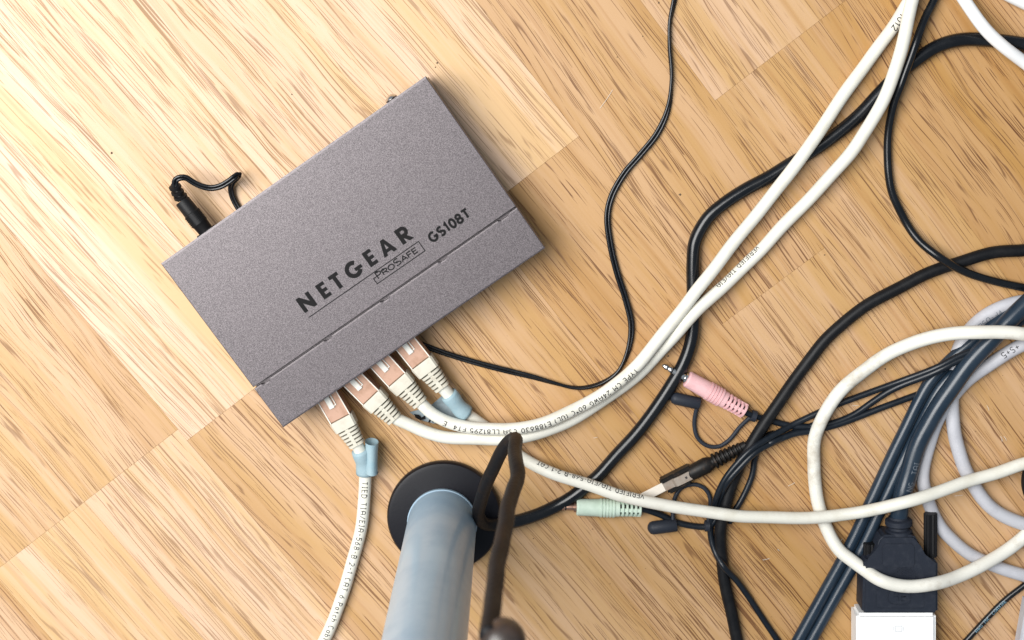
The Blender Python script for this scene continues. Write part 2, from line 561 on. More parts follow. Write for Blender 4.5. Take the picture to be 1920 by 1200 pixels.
M['clip'] = simple('tarnished_clip', (.37, .315, .265), .4, metal=.4, grime=(.30, .22, .17), gscale=200)
M['tab'] = simple('white_tab', (.74, .68, .60), .4)
M['grubby'] = simple('grubby_black', (.008, .007, .0065), .38, spec=.3, grime=(.06, .035, .022), gscale=260, glo=.55, ghi=.75)
M['dvi'] = simple('dark_blue_plastic', (.015, .019, .030), .45, spec=.3, grime=(.026, .030, .042), gscale=260, glo=.5, ghi=.75, bump=.25, bscale=2200)
M['adapter'] = simple('white_plastic', (.88, .88, .88), .35)
M['icon'] = simple('grey_icon', (.55, .56, .58), .5)
M['leg'] = simple('pale_blue_enamel', (.36, .49, .605), .28, grime=(.28, .41, .54), gscale=30, spec=.45, coat=.2)
M['disc'] = simple('black_foot_plastic', (.006, .006, .009), .40, spec=.22, bump=.15, bscale=1500)
M['dust'] = simple('dust', (.12, .08, .05), .9)
M['lint'] = simple('lint', (.75, .70, .62), .9)

# ------------------------------------------------------------------ floor: a board floor of printed strips, each strip a piece
GU = Vector((math.cos(R(-52.2)), math.sin(R(-52.2)), 0))      # along the grain
GV = Vector((-GU.y, GU.x, 0))
GV = Vector((math.cos(R(37.8)), math.sin(R(37.8)), 0))        # across it
SW, V0 = 0.0636, -0.2660
floor = link('floor', bm_mesh('floor', box_bm(-1.6, 1.6, -1.8, 1.4, -.02, -.0012)), M['gap'])
prop(floor, kind='structure', label='light oak laminate floor of parallel strips running diagonally')
ANG = math.atan2(GU.y, GU.x)
# joints measured on the photograph, strip tone above and below: wood colour, left ones also paled as window light
JOINT = {-4: (.22, .2, 0), -3: (-.02, .2, .3), -2: (.058, .3, .75), -1: (.058, .2, .65), 0: (.0655, .95, .1), 1: (.0655, .85, .1),
         2: (.0655, .7, -.15), 3: (.065, .8, -.35), 4: (.185, -.25, .05), 5: (.0922, .25, -.10), 6: (.0922, -.1, -.55),
         7: (.25, -.35, -.5), 8: (.05, -.35, -.5), 9: (.3, -.3, -.5)}
rs = random.Random(21)
def strip(k, u0, u1, tone, figure):
    L = u1 - u0
    g = .00003
    z = -rs.uniform(0, .00004)
    b = box_bm(g, L - g, g, SW - g, -.0011, z, bev=.00007, seg=1)
    o = link('strip', bm_mesh('strip', b), M['wood'], floor,
             Matrix.Translation(GU * u0 + GV * (V0 + k * SW)) @ Matrix.Rotation(ANG, 4, 'Z'))
    o['grain_seed'] = rs.uniform(0, 40)
    o['grain_tone'] = float(tone)
    o['grain_tilt'] = rs.uniform(-.07, .03)
    o['grain_figure'] = float(figure)
for k in range(-10, 16):
    if k in JOINT:
        j, ta, tb = JOINT[k]
    else:
        j, ta, tb = rs.uniform(-.2, .3), rs.uniform(-.5, .5), rs.uniform(-.5, .5)
    L = .46
    strip(k, j - L, j, ta, 1.3 if k in (-1, 2) else .6)
    strip(k, j, j + L, tb, 1.2 if k in (0, 6) else .6)
    for i in range(1, 3):
        strip(k, j - (i + 1) * L, j - i * L, rs.uniform(-.5, .5), .8)
    strip(k, j + L, j + 2 * L, rs.uniform(-.5, .5), .8)

# ------------------------------------------------------------------ network switch
ZT = .027
cs = [at(302, 493, ZT), at(800, 143, ZT), at(1020, 465, ZT), at(530, 803, ZT)]
SWL, SWD = .158, .1003
ctr = sum(cs, Vector()) / 4
ax = ((cs[1] - cs[0]) + (cs[2] - cs[3])).normalized()
sw_ang = math.atan2(ax.y, ax.x)
org = ctr - ax * SWL / 2 + Vector((-ax.y, ax.x, 0)) * SWD / 2; org.z = 0
switch = empty('network_switch', org, 'grey metal network switch box with black printed lettering on its lid', 'network switch', rotz=sw_ang)
SWM = Matrix.Translation(org) @ Matrix.Rotation(sw_ang, 4, 'Z')
SWI = SWM.inverted()
def sl(px, py, z=ZT):
    p = SWI @ at(px, py, z)
    return p.x, p.y
seam = (sl(474, 727)[1] + sl(965, 388)[1]) / 2
tabs = [(sl(487, 718)[0], sl(505, 707)[0]), (sl(604, 637)[0], sl(620, 626)[0]), (sl(710, 563)[0], sl(728, 551)[0]),
        (sl(817, 488)[0], sl(837, 476)[0]), (sl(930, 411)[0], sl(953, 396)[0])]
gap, dip, sl_ = .0009, .0009, .0014
lower, upper = [], []
for a, b in tabs:
    upper += [(a, seam), (b, seam)]
    lower += [(a, seam - gap), (a + sl_, seam - gap - dip), (b - sl_, seam - gap - dip), (b, seam - gap)]
rear_poly = [(SWL, 0), (0, 0), (0, seam)] + upper + [(SWL, seam)]
front_poly = [(0, -SWD), (SWL, -SWD), (SWL, seam - gap)] + list(reversed(lower)) + [(0, seam - gap)]
def lid(name, poly, z0, inset):
    """sheet-metal lid whose top edges are rolled inwards by inset(x, y)"""
    b = bmesh.new()
    rings = []
    for z, f in ((z0, 0.0), (ZT - .00036, 0.0), (ZT, 1.0)):
        ring = []
        for x, y in poly:
            dx, dy = inset(x, y)
            ring.append(b.verts.new((x + dx * f, y + dy * f, z)))
        rings.append(ring)
    n = len(poly)
    for a, c in zip(rings, rings[1:]):
        for i in range(n): b.faces.new((a[i], a[(i + 1) % n], c[(i + 1) % n], c[i]))
    b.faces.new(rings[0][::-1]); b.faces.new(rings[-1])
    return link(name, bm_mesh(name, b, 8), M['powder'], switch, SWM)
side = lambda x: .0004 if x < .0005 else (-.0004 if x > SWL - .0005 else 0.0)
lid('rear_lid', rear_poly, .0235, lambda x, y: (side(x), -.0011 if y > -.001 else .0002))
lid('front_lid', front_poly, .0205, lambda x, y: (side(x), .0007 if y < -SWD + .001 else -.0007))
link('chassis', bm_mesh('chassis', box_bm(.0006, SWL - .0006, -SWD + .0035, -.0005, .004, .0234, .0006), 30), M['powder'], switch, SWM)
link('front_panel', bm_mesh('front_panel', box_bm(.002, SWL - .002, -SWD + .0015, -SWD + .0034, .005, .0203)), M['dark_metal'], switch, SWM)
foot_me = lathe_mesh('foot', [(0, .005), (.004, .0055)], 16)
for fx in (.014, SWL - .014):
    for fy in (-.013, -SWD + .013):
        mw = SWM @ Matrix.Translation((fx, fy, 0)) @ Matrix.Rotation(R(-90), 4, 'Y')
        link('foot', foot_me, M['black_plastic'], switch, mw)
port_me = bm_mesh('port', box_bm(-.0066, .0066, -.0004, .0004, .0062, .0175, .0003, 1))
# printing: laid along the seam, u = millimetres along the baseline, v = up from it
bx, by = sl(520 + 250 / 4.8, 380 + 995 / 4.8)
U = .158 / (sl(1020, 465)[0] - sl(530, 803)[0]) * (sl(776.25, 445.6)[0] - bx) / 1192 * 1.0       # one lettering unit in metres
ZP = ZT + .00005
def lettering(name, polys, strokes, parent=switch):
    """polys / strokes in units: x along, y up; strokes: (polyline, width)"""
    vs, fs, k = [], [], 0
    for poly in polys:
        b = len(vs)
        for x, y in poly: vs.append((bx + x * U, by + y * U, ZP + (k % 6) * 4e-6))
        fs.append(tuple(range(b, b + len(poly)))); k += 1
    for pl, w in strokes:
        for q in ribbon(pl, w):
            b = len(vs)
            for p in q: vs.append((bx + p.x * U, by + p.y * U, ZP + (k % 6) * 4e-6))
            fs.append((b, b + 1, b + 2, b + 3))
        k += 1
    b = bmesh.new()
    bv = [b.verts.new(v) for v in vs]
    for f in fs: b.faces.new([bv[i] for i in f])
    bmesh.ops.triangulate(b, faces=[f for f in b.faces if len(f.verts) > 4])
    for f in b.faces:
        f.normal_update()
        if f.normal.z < 0: f.normal_flip()
    me = bpy.data.meshes.new(name); b.to_mesh(me); b.free()
    return link(name, me, M['ink'], parent, SWM)
CAP = 148.0
BIG = {
 'N': [[(0, 0), (0, 1), (.25, 1), (.68, .46), (.68, 1), (.94, 1), (.94, 0), (.69, 0), (.26, .54), (.26, 0)]],
 'E': [[(0, 0), (0, 1), (.57, 1), (.57, .78), (.26, .78), (.26, .61), (.54, .61), (.54, .39), (.26, .39), (.26, .22), (.57, .22), (.57, 0)]],
 'T': [[(.2, 0), (.2, .77), (0, .77), (0, 1), (.66, 1), (.66, .77), (.46, .77), (.46, 0)]],
 'A': [[(0, 0), (.36, 1), (.475, 1), (.475, .70), (.27, 0)], [(.68, 0), (.475, .70), (.475, 1), (.6, 1), (.95, 0)],
       [(.32, .17), (.38, .38), (.569, .38), (.631, .17)]],
 'R': [[(0, 0), (0, 1), (.26, 1), (.26, 0)], [(.26, .40), (.50, .40), (.80, 0), (.49, 0), (.26, .33)]],
}
wordmark = empty('brand_lettering', (0, 0, 0)); wordmark.parent = switch
def shift(poly, x0, s=CAP): return [(x0 + x * s, y * s) for x, y in poly]
for ch, x0 in (('N', 0), ('E', 1.45), ('T', 2.38), ('G', 3.42), ('E', 4.9), ('A', 5.89), ('R', 7.27)):
    X = x0 * CAP
    if ch == 'G':
        st = [(shift(arc(.54, .5, .40, .40, 48, 330, 22), X), .265 * CAP), (shift([(.60, .43), (1.09, .43)], X), .22 * CAP)]
        lettering('letter', [], st, wordmark)
    elif ch == 'R':
        bowl = [(.26, .885), (.42, .885)] + arc(.42, .67, .20, .215, 80, -80, 9) + [(.42, .455), (.26, .455)]
        lettering('letter', [shift(p, X) for p in BIG[ch]], [(shift(bowl, X), .23 * CAP)], wordmark)
    else:
        lettering('letter', [shift(p, X) for p in BIG[ch]], [], wordmark)
def line_text(text, x0, y0, sizes, w, gap):
    out, x = [], x0
    for ch, h, wd in text:
        gw, st = GL[ch]
        kx = wd / gw
        for s in st: out.append(([(x + px * kx, y0 + py * h) for px, py in s], w))
        x += wd + gap
    return out
sx = .74
GL2 = dict(GL)
GL['A'], keepA = (.70, [[(0, 0), (.35, 1), (.7, 0)], [(.13, .34), (.57, .34)]]), GL['A']
pro = line_text([('P', 60, 48), ('R', 46, 50), ('O', 46, 58), ('S', 60, 58), ('A', 46, 58), ('F', 46, 42), ('E', 46, 42)], 722, -122, None, 10.5, 12)
frame = [([(4, -50), (1204, -50), (1204, -151), (684, -151), (684, -94), (722, -94)], 8.5)]
lettering('product_lettering', [], pro + frame)
mod = line_text([('G', 78, 70), ('S', 78, 50), ('1', 78, 26), ('0', 78, 46), ('8', 78, 48), ('T', 78, 54)], 1302, -128, None, 22, 24)
lettering('model_lettering', [], mod)
GL['A'] = keepA
# rear: jack and grounding screw
px0 = sl(387, 434, .0125)[0]
link('power_jack', bm_mesh('power_jack', box_bm(px0 - .0045, px0 + .0045, -.0004, .0006, .008, .0172, .0003, 1)), M['black_plastic'], switch, SWM)
sx0 = sl(737, 186, .0125)[0]
mw = SWM @ Matrix.Translation((sx0, -.0004, .019)) @ Matrix.Rotation(R(90), 4, 'Z')
link('grounding_screw', lathe_mesh('grounding_screw', [(0, .0030), (.0012, .0032), (.0022, .0026), (.0030, .0012)], 20), M['silver'], switch, mw)

# ------------------------------------------------------------------ patch cables with their plugs
plug_root_pts = []
def rj45(root, e0, e1):
    """plug and boot parts under root; e0 = px at the switch edge, e1 = px at the end of the boot"""
    zc = .0125
    p, q = at(*e0, zc), at(*e1, zc)
    m = axis_matrix(p, q)
    total = (q - p).length
    b = box_bm(-.009, .0116, -.0057, .0057, -.0040, .0040, .0004, 1)
    shell = link('plug_shell', bm_mesh('plug_shell', b, 30), M['shell'], root, m)
    for s in (-1, 1):
        y0 = s * .0057
        link('edge_rim', bm_mesh('edge_rim', box_bm(-.009, .0117, min(y0, y0 - s * .0005), max(y0, y0 - s * .0005), .0036, .0044)), M['shell_edge'], shell, m)
    link('latch', bm_mesh('latch', box_bm(-.006, .0050, -.0020, .0009, .0039, .0050, .0003, 1), 30), M['latch'], shell, m)
    u = bmesh.new()
    box_bm(-.006, .0042, .0017, .0021, .0039, .0046, 0, 1, u)
    box_bm(.0038, .0042, .0009, .0017, .0039, .0045, 0, 1, u)
    link('latch_window', bm_mesh('latch_window', u), M['latch'], shell, m)
    # boot: a solid collar, then ribs on two spines round the cable
    b = bmesh.new()
    x0, x1 = .0118, .0118 + (total - .0118) * .36
    vs = []
    for x, hw, hz in ((x0, .0062, .0046), (x0 + .001, .0063, .0048), (x1, .0059, .0046)):
        vs.append([b.verts.new((x, hw * cy, hz * cz)) for cy, cz in ((-1, -.75), (-.85, -1), (.85, -1), (1, -.75), (1, .75), (.85, 1), (-.85, 1), (-1, .75))])
    for a, c in zip(vs, vs[1:]):
        for i in range(8): b.faces.new((a[i], a[(i + 1) % 8], c[(i + 1) % 8], c[i]))
    b.faces.new(vs[0][::-1]); b.faces.new(vs[-1])
    boot = link('boot', bm_mesh('boot', b, 30), M['boot'], root, m)
    L = total - x1
    nrib = 5
    pitch = L / (nrib + .15)
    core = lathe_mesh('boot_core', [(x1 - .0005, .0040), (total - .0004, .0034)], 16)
    link('boot_core', core, M['boot_shade'], boot, m)
    for i in range(nrib):
        f = (i + 1) / nrib
        hw = .0058 - .0015 * f; hz = .0046 - .0008 * f
        xa = x1 + (i + .40) * pitch
        xb = xa + pitch * (.60 if i < nrib - 1 else .67)
        poly = []
        for k in range(18):
            a = 2 * math.pi * k / 18
            c, s = math.cos(a), math.sin(a)
            poly.append((hw * abs(c) ** .6 * (1 if c > 0 else -1), hz * abs(s) ** .6 * (1 if s > 0 else -1)))
        bb = bmesh.new()
        v0 = [bb.verts.new((xa, y, z)) for y, z in poly]
        v1 = [bb.verts.new((xb, y * .985, z * .985)) for y, z in poly]
        bb.faces.new(v0[::-1]); bb.faces.new(v1)
        for k in range(18): bb.faces.new((v0[k], v0[(k + 1) % 18], v1[(k + 1) % 18], v1[k]))
        link('rib', bm_mesh('rib', bb, 40), M['boot'], boot, m)
    sp = bmesh.new()
    for (ya, yb, za, zb) in ((-.0009, .0009, .0030, .0040), (-.0009, .0009, -.0040, -.0030)):
        box_bm(x1 - .0002, total - .0003, ya, yb, za, zb, 0, 1, sp)
    link('spine', bm_mesh('spine', sp), M['boot'], boot, m)
    # socket in the front panel
    return q, (q - p).normalized()

def cable_mesh(name, w, r, mat, parent=None, n=14, transport=False, radius_at=None, step=.0013):
    path = smooth_path(w, step)
    rj = random.Random(len(path))
    ph = [rj.uniform(0, 6.28) for _ in range(6)]
    s = 0.0
    for i in range(1, len(path)):          # cables are never quite even: small waves in the lie and the girth
        s += (path[i] - path[i - 1]).length
        e = min(1.0, s / .03)
        path[i].x += e * .00022 * (math.sin(s * 95 + ph[0]) + .6 * math.sin(s * 210 + ph[1]))
        path[i].y += e * .00022 * (math.sin(s * 88 + ph[2]) + .6 * math.sin(s * 190 + ph[3]))
    fr = Frames(path, transport)
    if radius_at is None:
        radius_at = lambda f: 1 + .006 * math.sin(f * s * 260 + ph[4]) + .006 * math.sin(f * s * 120 + ph[5])
    vs, fs = tube(fr, r, n, radius_at=radius_at)
    return link(name, mesh_from(name, vs, fs), mat, parent), fr

def patch_cable(label, e0, e1, pts, r=.0032, ext=.12):
    root = empty('patch_cable', at(*e0, 0), label, 'network cable', 'patch cables plugged into the switch')
    q, d = rj45(root, e0, e1)
    pw = link('port', port_me, M['dark_metal'], switch, SWM @ Matrix.Translation((sl(*e0, .0125)[0], -SWD + .0012, 0)))
    w = [q - d * .012, q - d * .003] + route(pts, r, 0, ext)
    jacket, fr = cable_mesh('jacket', w, r, M['white_cable'], root)
    return root, jacket, fr
# first (left) plug, cable runs down past the table leg
rootA, jA, frA = patch_cable('cream patch cable with blue taped neck running down beside the table leg', (618, 745), (670, 834),
    [(677, 848, 7.5), (683, 870, 5), (684, 893, 3), (679, 973, 1), (666, 1038, 0), (651, 1088, 0), (632, 1143, 0), (607, 1200, 0), (585, 1245, 0)])
sA = frA.s[frA.nearest(at(683, 899, .006))]
print_on(frA, .0032, 'TIED TIA/EIA-568-B 2-1 CAT 6 Patch Cable', sA, .0027, .00034, 0.05, False, M['cable_ink'], jA, gap=.40)
# second plug, cable goes up to the top right, crossing over at the top
rootB, jB, frB = patch_cable('cream patch cable from second plug, lying on top where the pair crosses at upper right', (666, 711.5), (740.5, 786),
    [(767, 796, 8), (795, 809, 7.5), (830, 819, 7), (880, 823, 6.5), (930, 824, 6.5), (972, 820, 6), (1020, 808, 4.5), (1068, 789, 2.5), (1115, 762, 1), (1160, 731, .6), (1200, 697, .6), (1245, 650, 2.5), (1290, 602, 6.8),
     (1330, 561, 5), (1381, 513, 2), (1437, 457, 1), (1495, 397, 1.5), (1553, 334, 4), (1610, 266, 6.7), (1642, 216, 7.0), (1663, 174, 7.2), (1681, 122, 7.6), (1696, 64, 8), (1711, 0, 8), (1722, -45, 8)])
# third plug, printed, lies on top
rootC, jC, frC = patch_cable('cream patch cable from third plug with black printing along its bend, above the second', (716, 677), (788.5, 756),
    [(810, 776, 9), (840, 791, 9), (880, 800, 9), (920, 804, 9.2), (965, 804, 9.4), (1020, 793, 9), (1068, 773, 8), (1110, 750, 7.2), (1152, 723, 7), (1190, 689, 7), (1250, 618, 7.4), (1289, 568, 8),
     (1326, 520, 7.5), (1369, 463, 5), (1423, 398, 4.5), (1480, 325, 6.9), (1525, 262, 7), (1567, 200, 4), (1624, 120, 1), (1668, 58, .3), (1706, 0, .3), (1735, -45, .3)])
iC = frC.nearest(at(1193, 690, .012))
print_on(frC, .0032, 'TYPE CM 24AWG 60°C (UL) E188630 CSA LL81295 FT4  E', frC.s[iC], .0025, .00036, .25, True, M['cable_ink'], jC, gap=.35)
iC2 = frC.nearest(at(1682, 40, .005))
print_on(frC, .0032, '1012', frC.s[iC2] + .004, .0030, .00042, .1, True, M['cable_ink'], jC, gap=.3)
iB2 = frB.nearest(at(1425, 465, .005))
print_on(frB, .0032, 'VERIFIED TIA/EIA', frB.s[iB2] , .0024, .00034, -.95, True, M['cable_ink'], jB)
# fourth plug, taped, its cable passes below the others and sweeps across to the right
rootD, jD, frD = patch_cable('cream patch cable from fourth plug sweeping across the lower right over all the black leads', (763, 643.5), (830, 727),
    [(846, 746, 7), (866, 770, 4.5), (892, 788, 1.5), (918, 806, 0), (945, 830, 0), (985, 863, 1), (1037, 888, 5), (1111, 911, 7), (1194, 937, 8.8), (1254, 949, 9), (1317, 959, 9), (1380, 966, 9.5), (1440, 970, 8.5),
     (1530, 971, 7.2), (1590, 964, 7.5), (1640, 954, 10), (1700, 941, 15), (1760, 922, 12), (1827, 899, 8), (1875, 884, 7), (1920, 869, 7), (1960, 857, 7)])
iD = frD.nearest(at(1205, 937, .012))
print_on(frD, .0032, 'VERIFIED TIA/EIA-568-B 2-1 CAT', frD.s[iD], .0025, .00034, -.98, True, M['cable_ink'], jD)

# tape wraps
def tape_wrap(root, fr, pa, pb, r, name='tape'):
    ia, ib = fr.nearest(pa), fr.nearest(pb)
    sub = Frames([p.copy() for p in fr.p[ia:ib + 1]])
    wob = random.Random(3)
    vs, fs = tube(sub, r, 18, radius_at=lambda s: 1.0 + .05 * math.sin(9 * s) + (.05 if s > .93 else 0))
    t = link(name, mesh_from(name, vs, fs), M['tape'], root)
    ed = Frames([p.copy() for p in fr.p[ib - 1:ib + 1]])
    vs, fs = tube(ed, r * 1.035, 18)
    link('tape_edge', mesh_from('tape_edge', vs, fs), M['tape_edge'], t)
    return t, sub
tA, subA = tape_wrap(rootA, frA, at(674, 845, .0105), at(683, 889, .007), .0044)
# the folded flag of the first tape: a second, flatter lobe on the right
def flag_mesh(name, p, q, half, thick, bulge, mat, parent, cup=True):
    """a folded tape flag from p to q: a rounded loop of tape, open at its upper end"""
    m = axis_matrix(p, q)
    L = (q - p).length
    prof = []
    n = 16
    for k in range(n):
        a = 2 * math.pi * k / n
        prof.append((half * math.cos(a), bulge * math.sin(a)))
    b = bmesh.new()
    rings = []
    for x, sc in ((0, 1.12), (L * .3, 1.0), (L * .7, .95), (L, 1.0)):
        rings.append([b.verts.new((x + .0005 * math.sin(k * 2 * math.pi / n + 1), y * sc, z * sc)) for k, (y, z) in enumerate(prof)])
    for a, c in zip(rings, rings[1:]):
        for i in range(n): b.faces.new((a[i], a[(i + 1) % n], c[(i + 1) % n], c[i]))
    inner = [b.verts.new((.0004, y * 1.0, z * 1.0)) for y, z in prof]
    deep = [b.verts.new((L * .25, y * .8, z * .8)) for y, z in prof]
    for i in range(n):
        j = (i + 1) % n
        b.faces.new((rings[0][i], inner[i], inner[j], rings[0][j]))
        b.faces.new((inner[i], deep[i], deep[j], inner[j]))
    b.faces.new(deep); b.faces.new(rings[-1])
    o = link(name, bm_mesh(name, b, 50), mat, parent, m)
    return o
flag_mesh('tape_flag', at(697, 828, .0105), at(697, 886, .0095), .0031, .0005, .0046, M['tape'], tA)
link('tape_edge', lathe_mesh('tape_edge', [(0, .0034), (.0004, .0034)], 16), M['tape_edge'], tA, axis_matrix(at(697, 885, .0095), at(697, 890, .0095)))
tD, subD = tape_wrap(rootD, frD, at(842, 741, .0112), at(872, 776, .0072), .0044)
# the loose end of the second tape: a flat grey flag lying to the lower left with a marker scrawl
fl = bmesh.new()
grid = [(829, 742, 8.5), (846, 757, 6.5), (862, 784, 4.5), (843, 792, 3.5), (812, 794, 2.5), (790, 788, 1.5), (768, 773, 1.5), (787, 768, 2.0), (812, 757, 4.0)]
top = [fl.verts.new(at(x, y, z * MM + .0005)) for x, y, z in grid]
bot = [fl.verts.new(v.co - Vector((0, 0, .0005))) for v in top]
fl.faces.new(top); fl.faces.new(bot[::-1])
for i in range(len(top)):
    j = (i + 1) % len(top); fl.faces.new((top[i], bot[i], bot[j], top[j]))
bmesh.ops.triangulate(fl, faces=[f for f in fl.faces if len(f.verts) > 4])
flag = link('tape_flag', bm_mesh('tape_flag', fl), M['tape_grey'], tD)
mk = bmesh.new()
for poly in ([(776, 776), (786, 778), (790, 783), (796, 779), (798, 785), (788, 788), (779, 783)], [(805, 786), (808, 786), (806, 792), (803, 792)], [(812, 786), (815, 786), (813, 792), (810, 792)]):
    f = mk.faces.new([mk.verts.new(at(x, y, .0034)) for x, y in poly])
link('marker_scrawl', bm_mesh('marker_scrawl', mk), M['ink'], tD)

# ------------------------------------------------------------------ power adapter lead with barrel plug
lead = empty('power_lead', at(383, 429, 0), 'thin black twin power lead whose barrel plug enters the back of the switch', 'power lead')
zc = .0135
p0, p1 = at(388, 435, zc), at(341, 376, zc)
mB = axis_matrix(p0, p1)
LB = (p1 - p0).length
body = link('plug_body', lathe_mesh('plug_body', [(-.001, .0034), (-.0002, .0037), (LB * .26, .0040), (LB * .28, .0043), (LB * .60, .0043), (LB * .62, .0040), (LB * .97, .0038), (LB, .0035)], 22), M['black_plastic'], lead, mB)
for k in range(6):          # knurled grip, two sides
    for s in (-1, 1):
        g = bmesh.new()
        for j in range(5):
            a = (.42 + .20 * j) * s
            box_bm(LB * .30 + k * LB * .05, LB * .33 + k * LB * .05, -.00028, .00028, .0038, .00455, 0, 1, g)
            for v in g.verts[-8:] if False else list(g.verts)[-8:]:
                y, z = v.co.y, v.co.z
                v.co.y = y * math.cos(a) + z * math.sin(a); v.co.z = z * math.cos(a) - y * math.sin(a)
        link('grip_rib', bm_mesh('grip_rib', g), M['black_plastic'], body, mB)
for (x, y, sc) in ((338.5, 369, 1.0), (333, 360.5, .95), (328.5, 351, .9)):
    c = at(x, y, zc + .0003)
    m = axis_matrix(c, c + (at(329, 345, zc + .004) - at(341, 376, zc)).normalized())
    link('relief_ring', lathe_mesh('relief_ring', [(-.0008, .0030 * sc), (-.0006, .0034 * sc), (.0006, .0034 * sc), (.0008, .0030 * sc)], 18), M['black_plastic'], lead, m)
core_m = axis_matrix(at(341, 376, zc), at(327, 345, zc))
link('relief_core', lathe_mesh('relief_core', [(0, .0022), (.0095, .0017)], 14), M['black_plastic'], lead, core_m)
LP = [(331, 355, 13), (328, 345, 13.5), (330, 337, 14), (338.5, 333, 14), (349, 333.5, 13.5), (361, 341, 13), (375, 348, 12.5), (393, 352.5, 12), (411, 350, 12), (428, 341, 12), (441, 331, 11.5), (447.5, 327, 9.5), (446, 331, 6.5), (437, 341, 4), (433, 352, 2), (436, 369, .8), (446, 389, .3),
      (470, 425, .3), (540, 500, .3), (640, 575, .3), (740, 625, .3), (806, 652, .3), (840, 664, .3), (900, 682, .3), (955, 696, .3), (1000, 707, .3), (1038, 718, .3), (1070, 726, .3), (1095, 727, .3), (1128, 718, .3), (1158, 697, .3), (1177, 660, .3), (1184, 612, .3), (1174, 564, .3), (1157, 511, .3), (1144, 455, .3), (1139, 405, .3),
      (1147, 368, .3), (1171, 325, .3), (1200, 291, .3), (1233, 249, .3), (1253, 202, .3), (1259, 146, .3), (1255, 83, .3), (1256, 42, .3), (1263, 6, .3), (1272, -40, .3)]
w = [at(x, y, .0011 + l * MM) for x, y, l in LP]
w.append(w[-1] + (w[-1] - w[-2]).normalized() * .1)
frL = Frames(smooth_path(w, .0012))
rc = .00088
tw = lambda s: .45 + min(1.0, max(0.0, (s - .07) / .03)) * (.8 * math.sin(s * 30) + .5 * math.sin(s * 71 + 1))
mesh = ([], [])
tube(frL, rc, 10, offs=lambda s: (rc * .93 * math.cos(tw(s)), rc * .93 * math.sin(tw(s))), mesh=mesh)
tube(frL, rc, 10, offs=lambda s: (-rc * .93 * math.cos(tw(s)), -rc * .93 * math.sin(tw(s))), mesh=mesh)
link('twin_cord', mesh_from('twin_cord', *mesh), M['black_cable'], lead)

# ------------------------------------------------------------------ thick glossy black cable with the kinked, rising end
bk = empty('black_cable', at(1100, 908, 0), 'thick glossy black cable in an S bend, its worn kinked end rising by the leg', 'power cable')
r = .0034
run = [(950, 981, 7), (978, 975, 5), (1008, 965, 2.5), (1040, 950, .4), (1075, 930, 0), (1120, 893, 0), (1160, 850, 0), (1190, 817, 0), (1225, 772, 0), (1258, 722, 0), (1283, 680, 0), (1296, 638, 0), (1300, 590, 0), (1299, 545, 0), (1299, 500, 0), (1306, 448, 0), (1326, 410, 0), (1358, 382, 0), (1400, 354, 0), (1447, 330, 0), (1505, 294, 0), (1563, 256, 0), (1613, 213, 0), (1645, 180, 0), (1690, 136, 0),
       (1730, 104, 0), (1762, 85, 0), (1800, 74.5, 0), (1840, 74, 0), (1885, 79, 0), (1920, 84, 0), (1960, 91, 0)]
cable_mesh('jacket', route(run, r, 0, .1), r, M['black_cable'], bk, 18)
rise = [(953, 980.5, 6.9), (940, 983, 8), (918, 984, 11), (903, 978, 16), (897, 962, 22), (900, 940, 29), (907, 920, 36), (923, 885, 47), (938, 852, 55), (950, 833, 59), (959, 824, 63), (964.5, 821, 67), (966, 827, 75), (966, 852, 97), (970, 880, 122), (968, 900, 136), (957, 937, 162), (946, 990, 196), (933, 1060, 234), (923, 1130, 268), (919, 1165, 283), (918, 1190, 292)]
wr = [at(x, y, z * MM) for x, y, z in rise]
o, frR = cable_mesh('kinked_end', wr, .0033, M['cord_brown'], bk, 10, True)
o['label'] = 'worn brown-black end of the cable, kinked and standing up'
kp = at(943, 1207, .292)
prof = []
for i in range(9):
    a = -90 + 90 * i / 8
    prof.append((-.0105 + .0 + .006 * math.sin(R(a)) + .006, .0078 * math.cos(R(a)) if i else .001))
prof = [(-.020, .0060), (-.012, .0072), (-.006, .0080), (-.002, .0078), (.001, .0066), (.0028, .0045), (.0035, .0018), (.0036, .0004)]
mk_ = axis_matrix(kp, kp + Vector((.05, .25, 1)))
link('end_knob', lathe_mesh('end_knob', prof, 24, 60), M['knob'], bk, mk_)

# ------------------------------------------------------------------ other black cables
def solo(name, label, cat, pts, r, mat, ext0=0.0, ext1=0.0, group=None, n=14):
    o, fr = cable_mesh(name, route(pts, r, ext0, ext1), r, mat, None, n)
    prop(o, label, cat, group)
    return o, fr
solo('black_lead', 'medium black lead hanging in a wide C curve along the upper right edge', 'cable',
     [(1770, -45, 1), (1752, 0, 2), (1734, 38, 4), (1717, 78, 6.6), (1703, 120, 7), (1691, 154, 6.9), (1677, 192, 4), (1668, 240, 1), (1664, 288, 0), (1666, 330, 0), (1675, 370, 0), (1700, 419, 0), (1730, 456, 3), (1766, 485, 6.4), (1813, 511, 4), (1865, 529, 1.5), (1920, 539, 1), (1960, 545, 1)], .00205, M['black_cable'], .1, .1)
solo('black_sheathed_cable', 'thick matt black sheathed cable arching from the right edge down to the bottom', 'cable',
     [(1960, 464, 0), (1920, 468, 0), (1860, 474, 0), (1785, 497, 0), (1720, 522, 0), (1660, 552, 0), (1613, 580, 0), (1570, 617, 0), (1537, 651, 0), (1500, 697, 0), (1450, 769, 2), (1407, 838, 2.5), (1387, 872, 2), (1364, 930, 1.5), (1352, 990, 1.0), (1354, 1050, 0), (1362, 1110, 0), (1383, 1200, 0), (1393, 1240, 0)], .00315, M['matt_cable'], .1, .1)

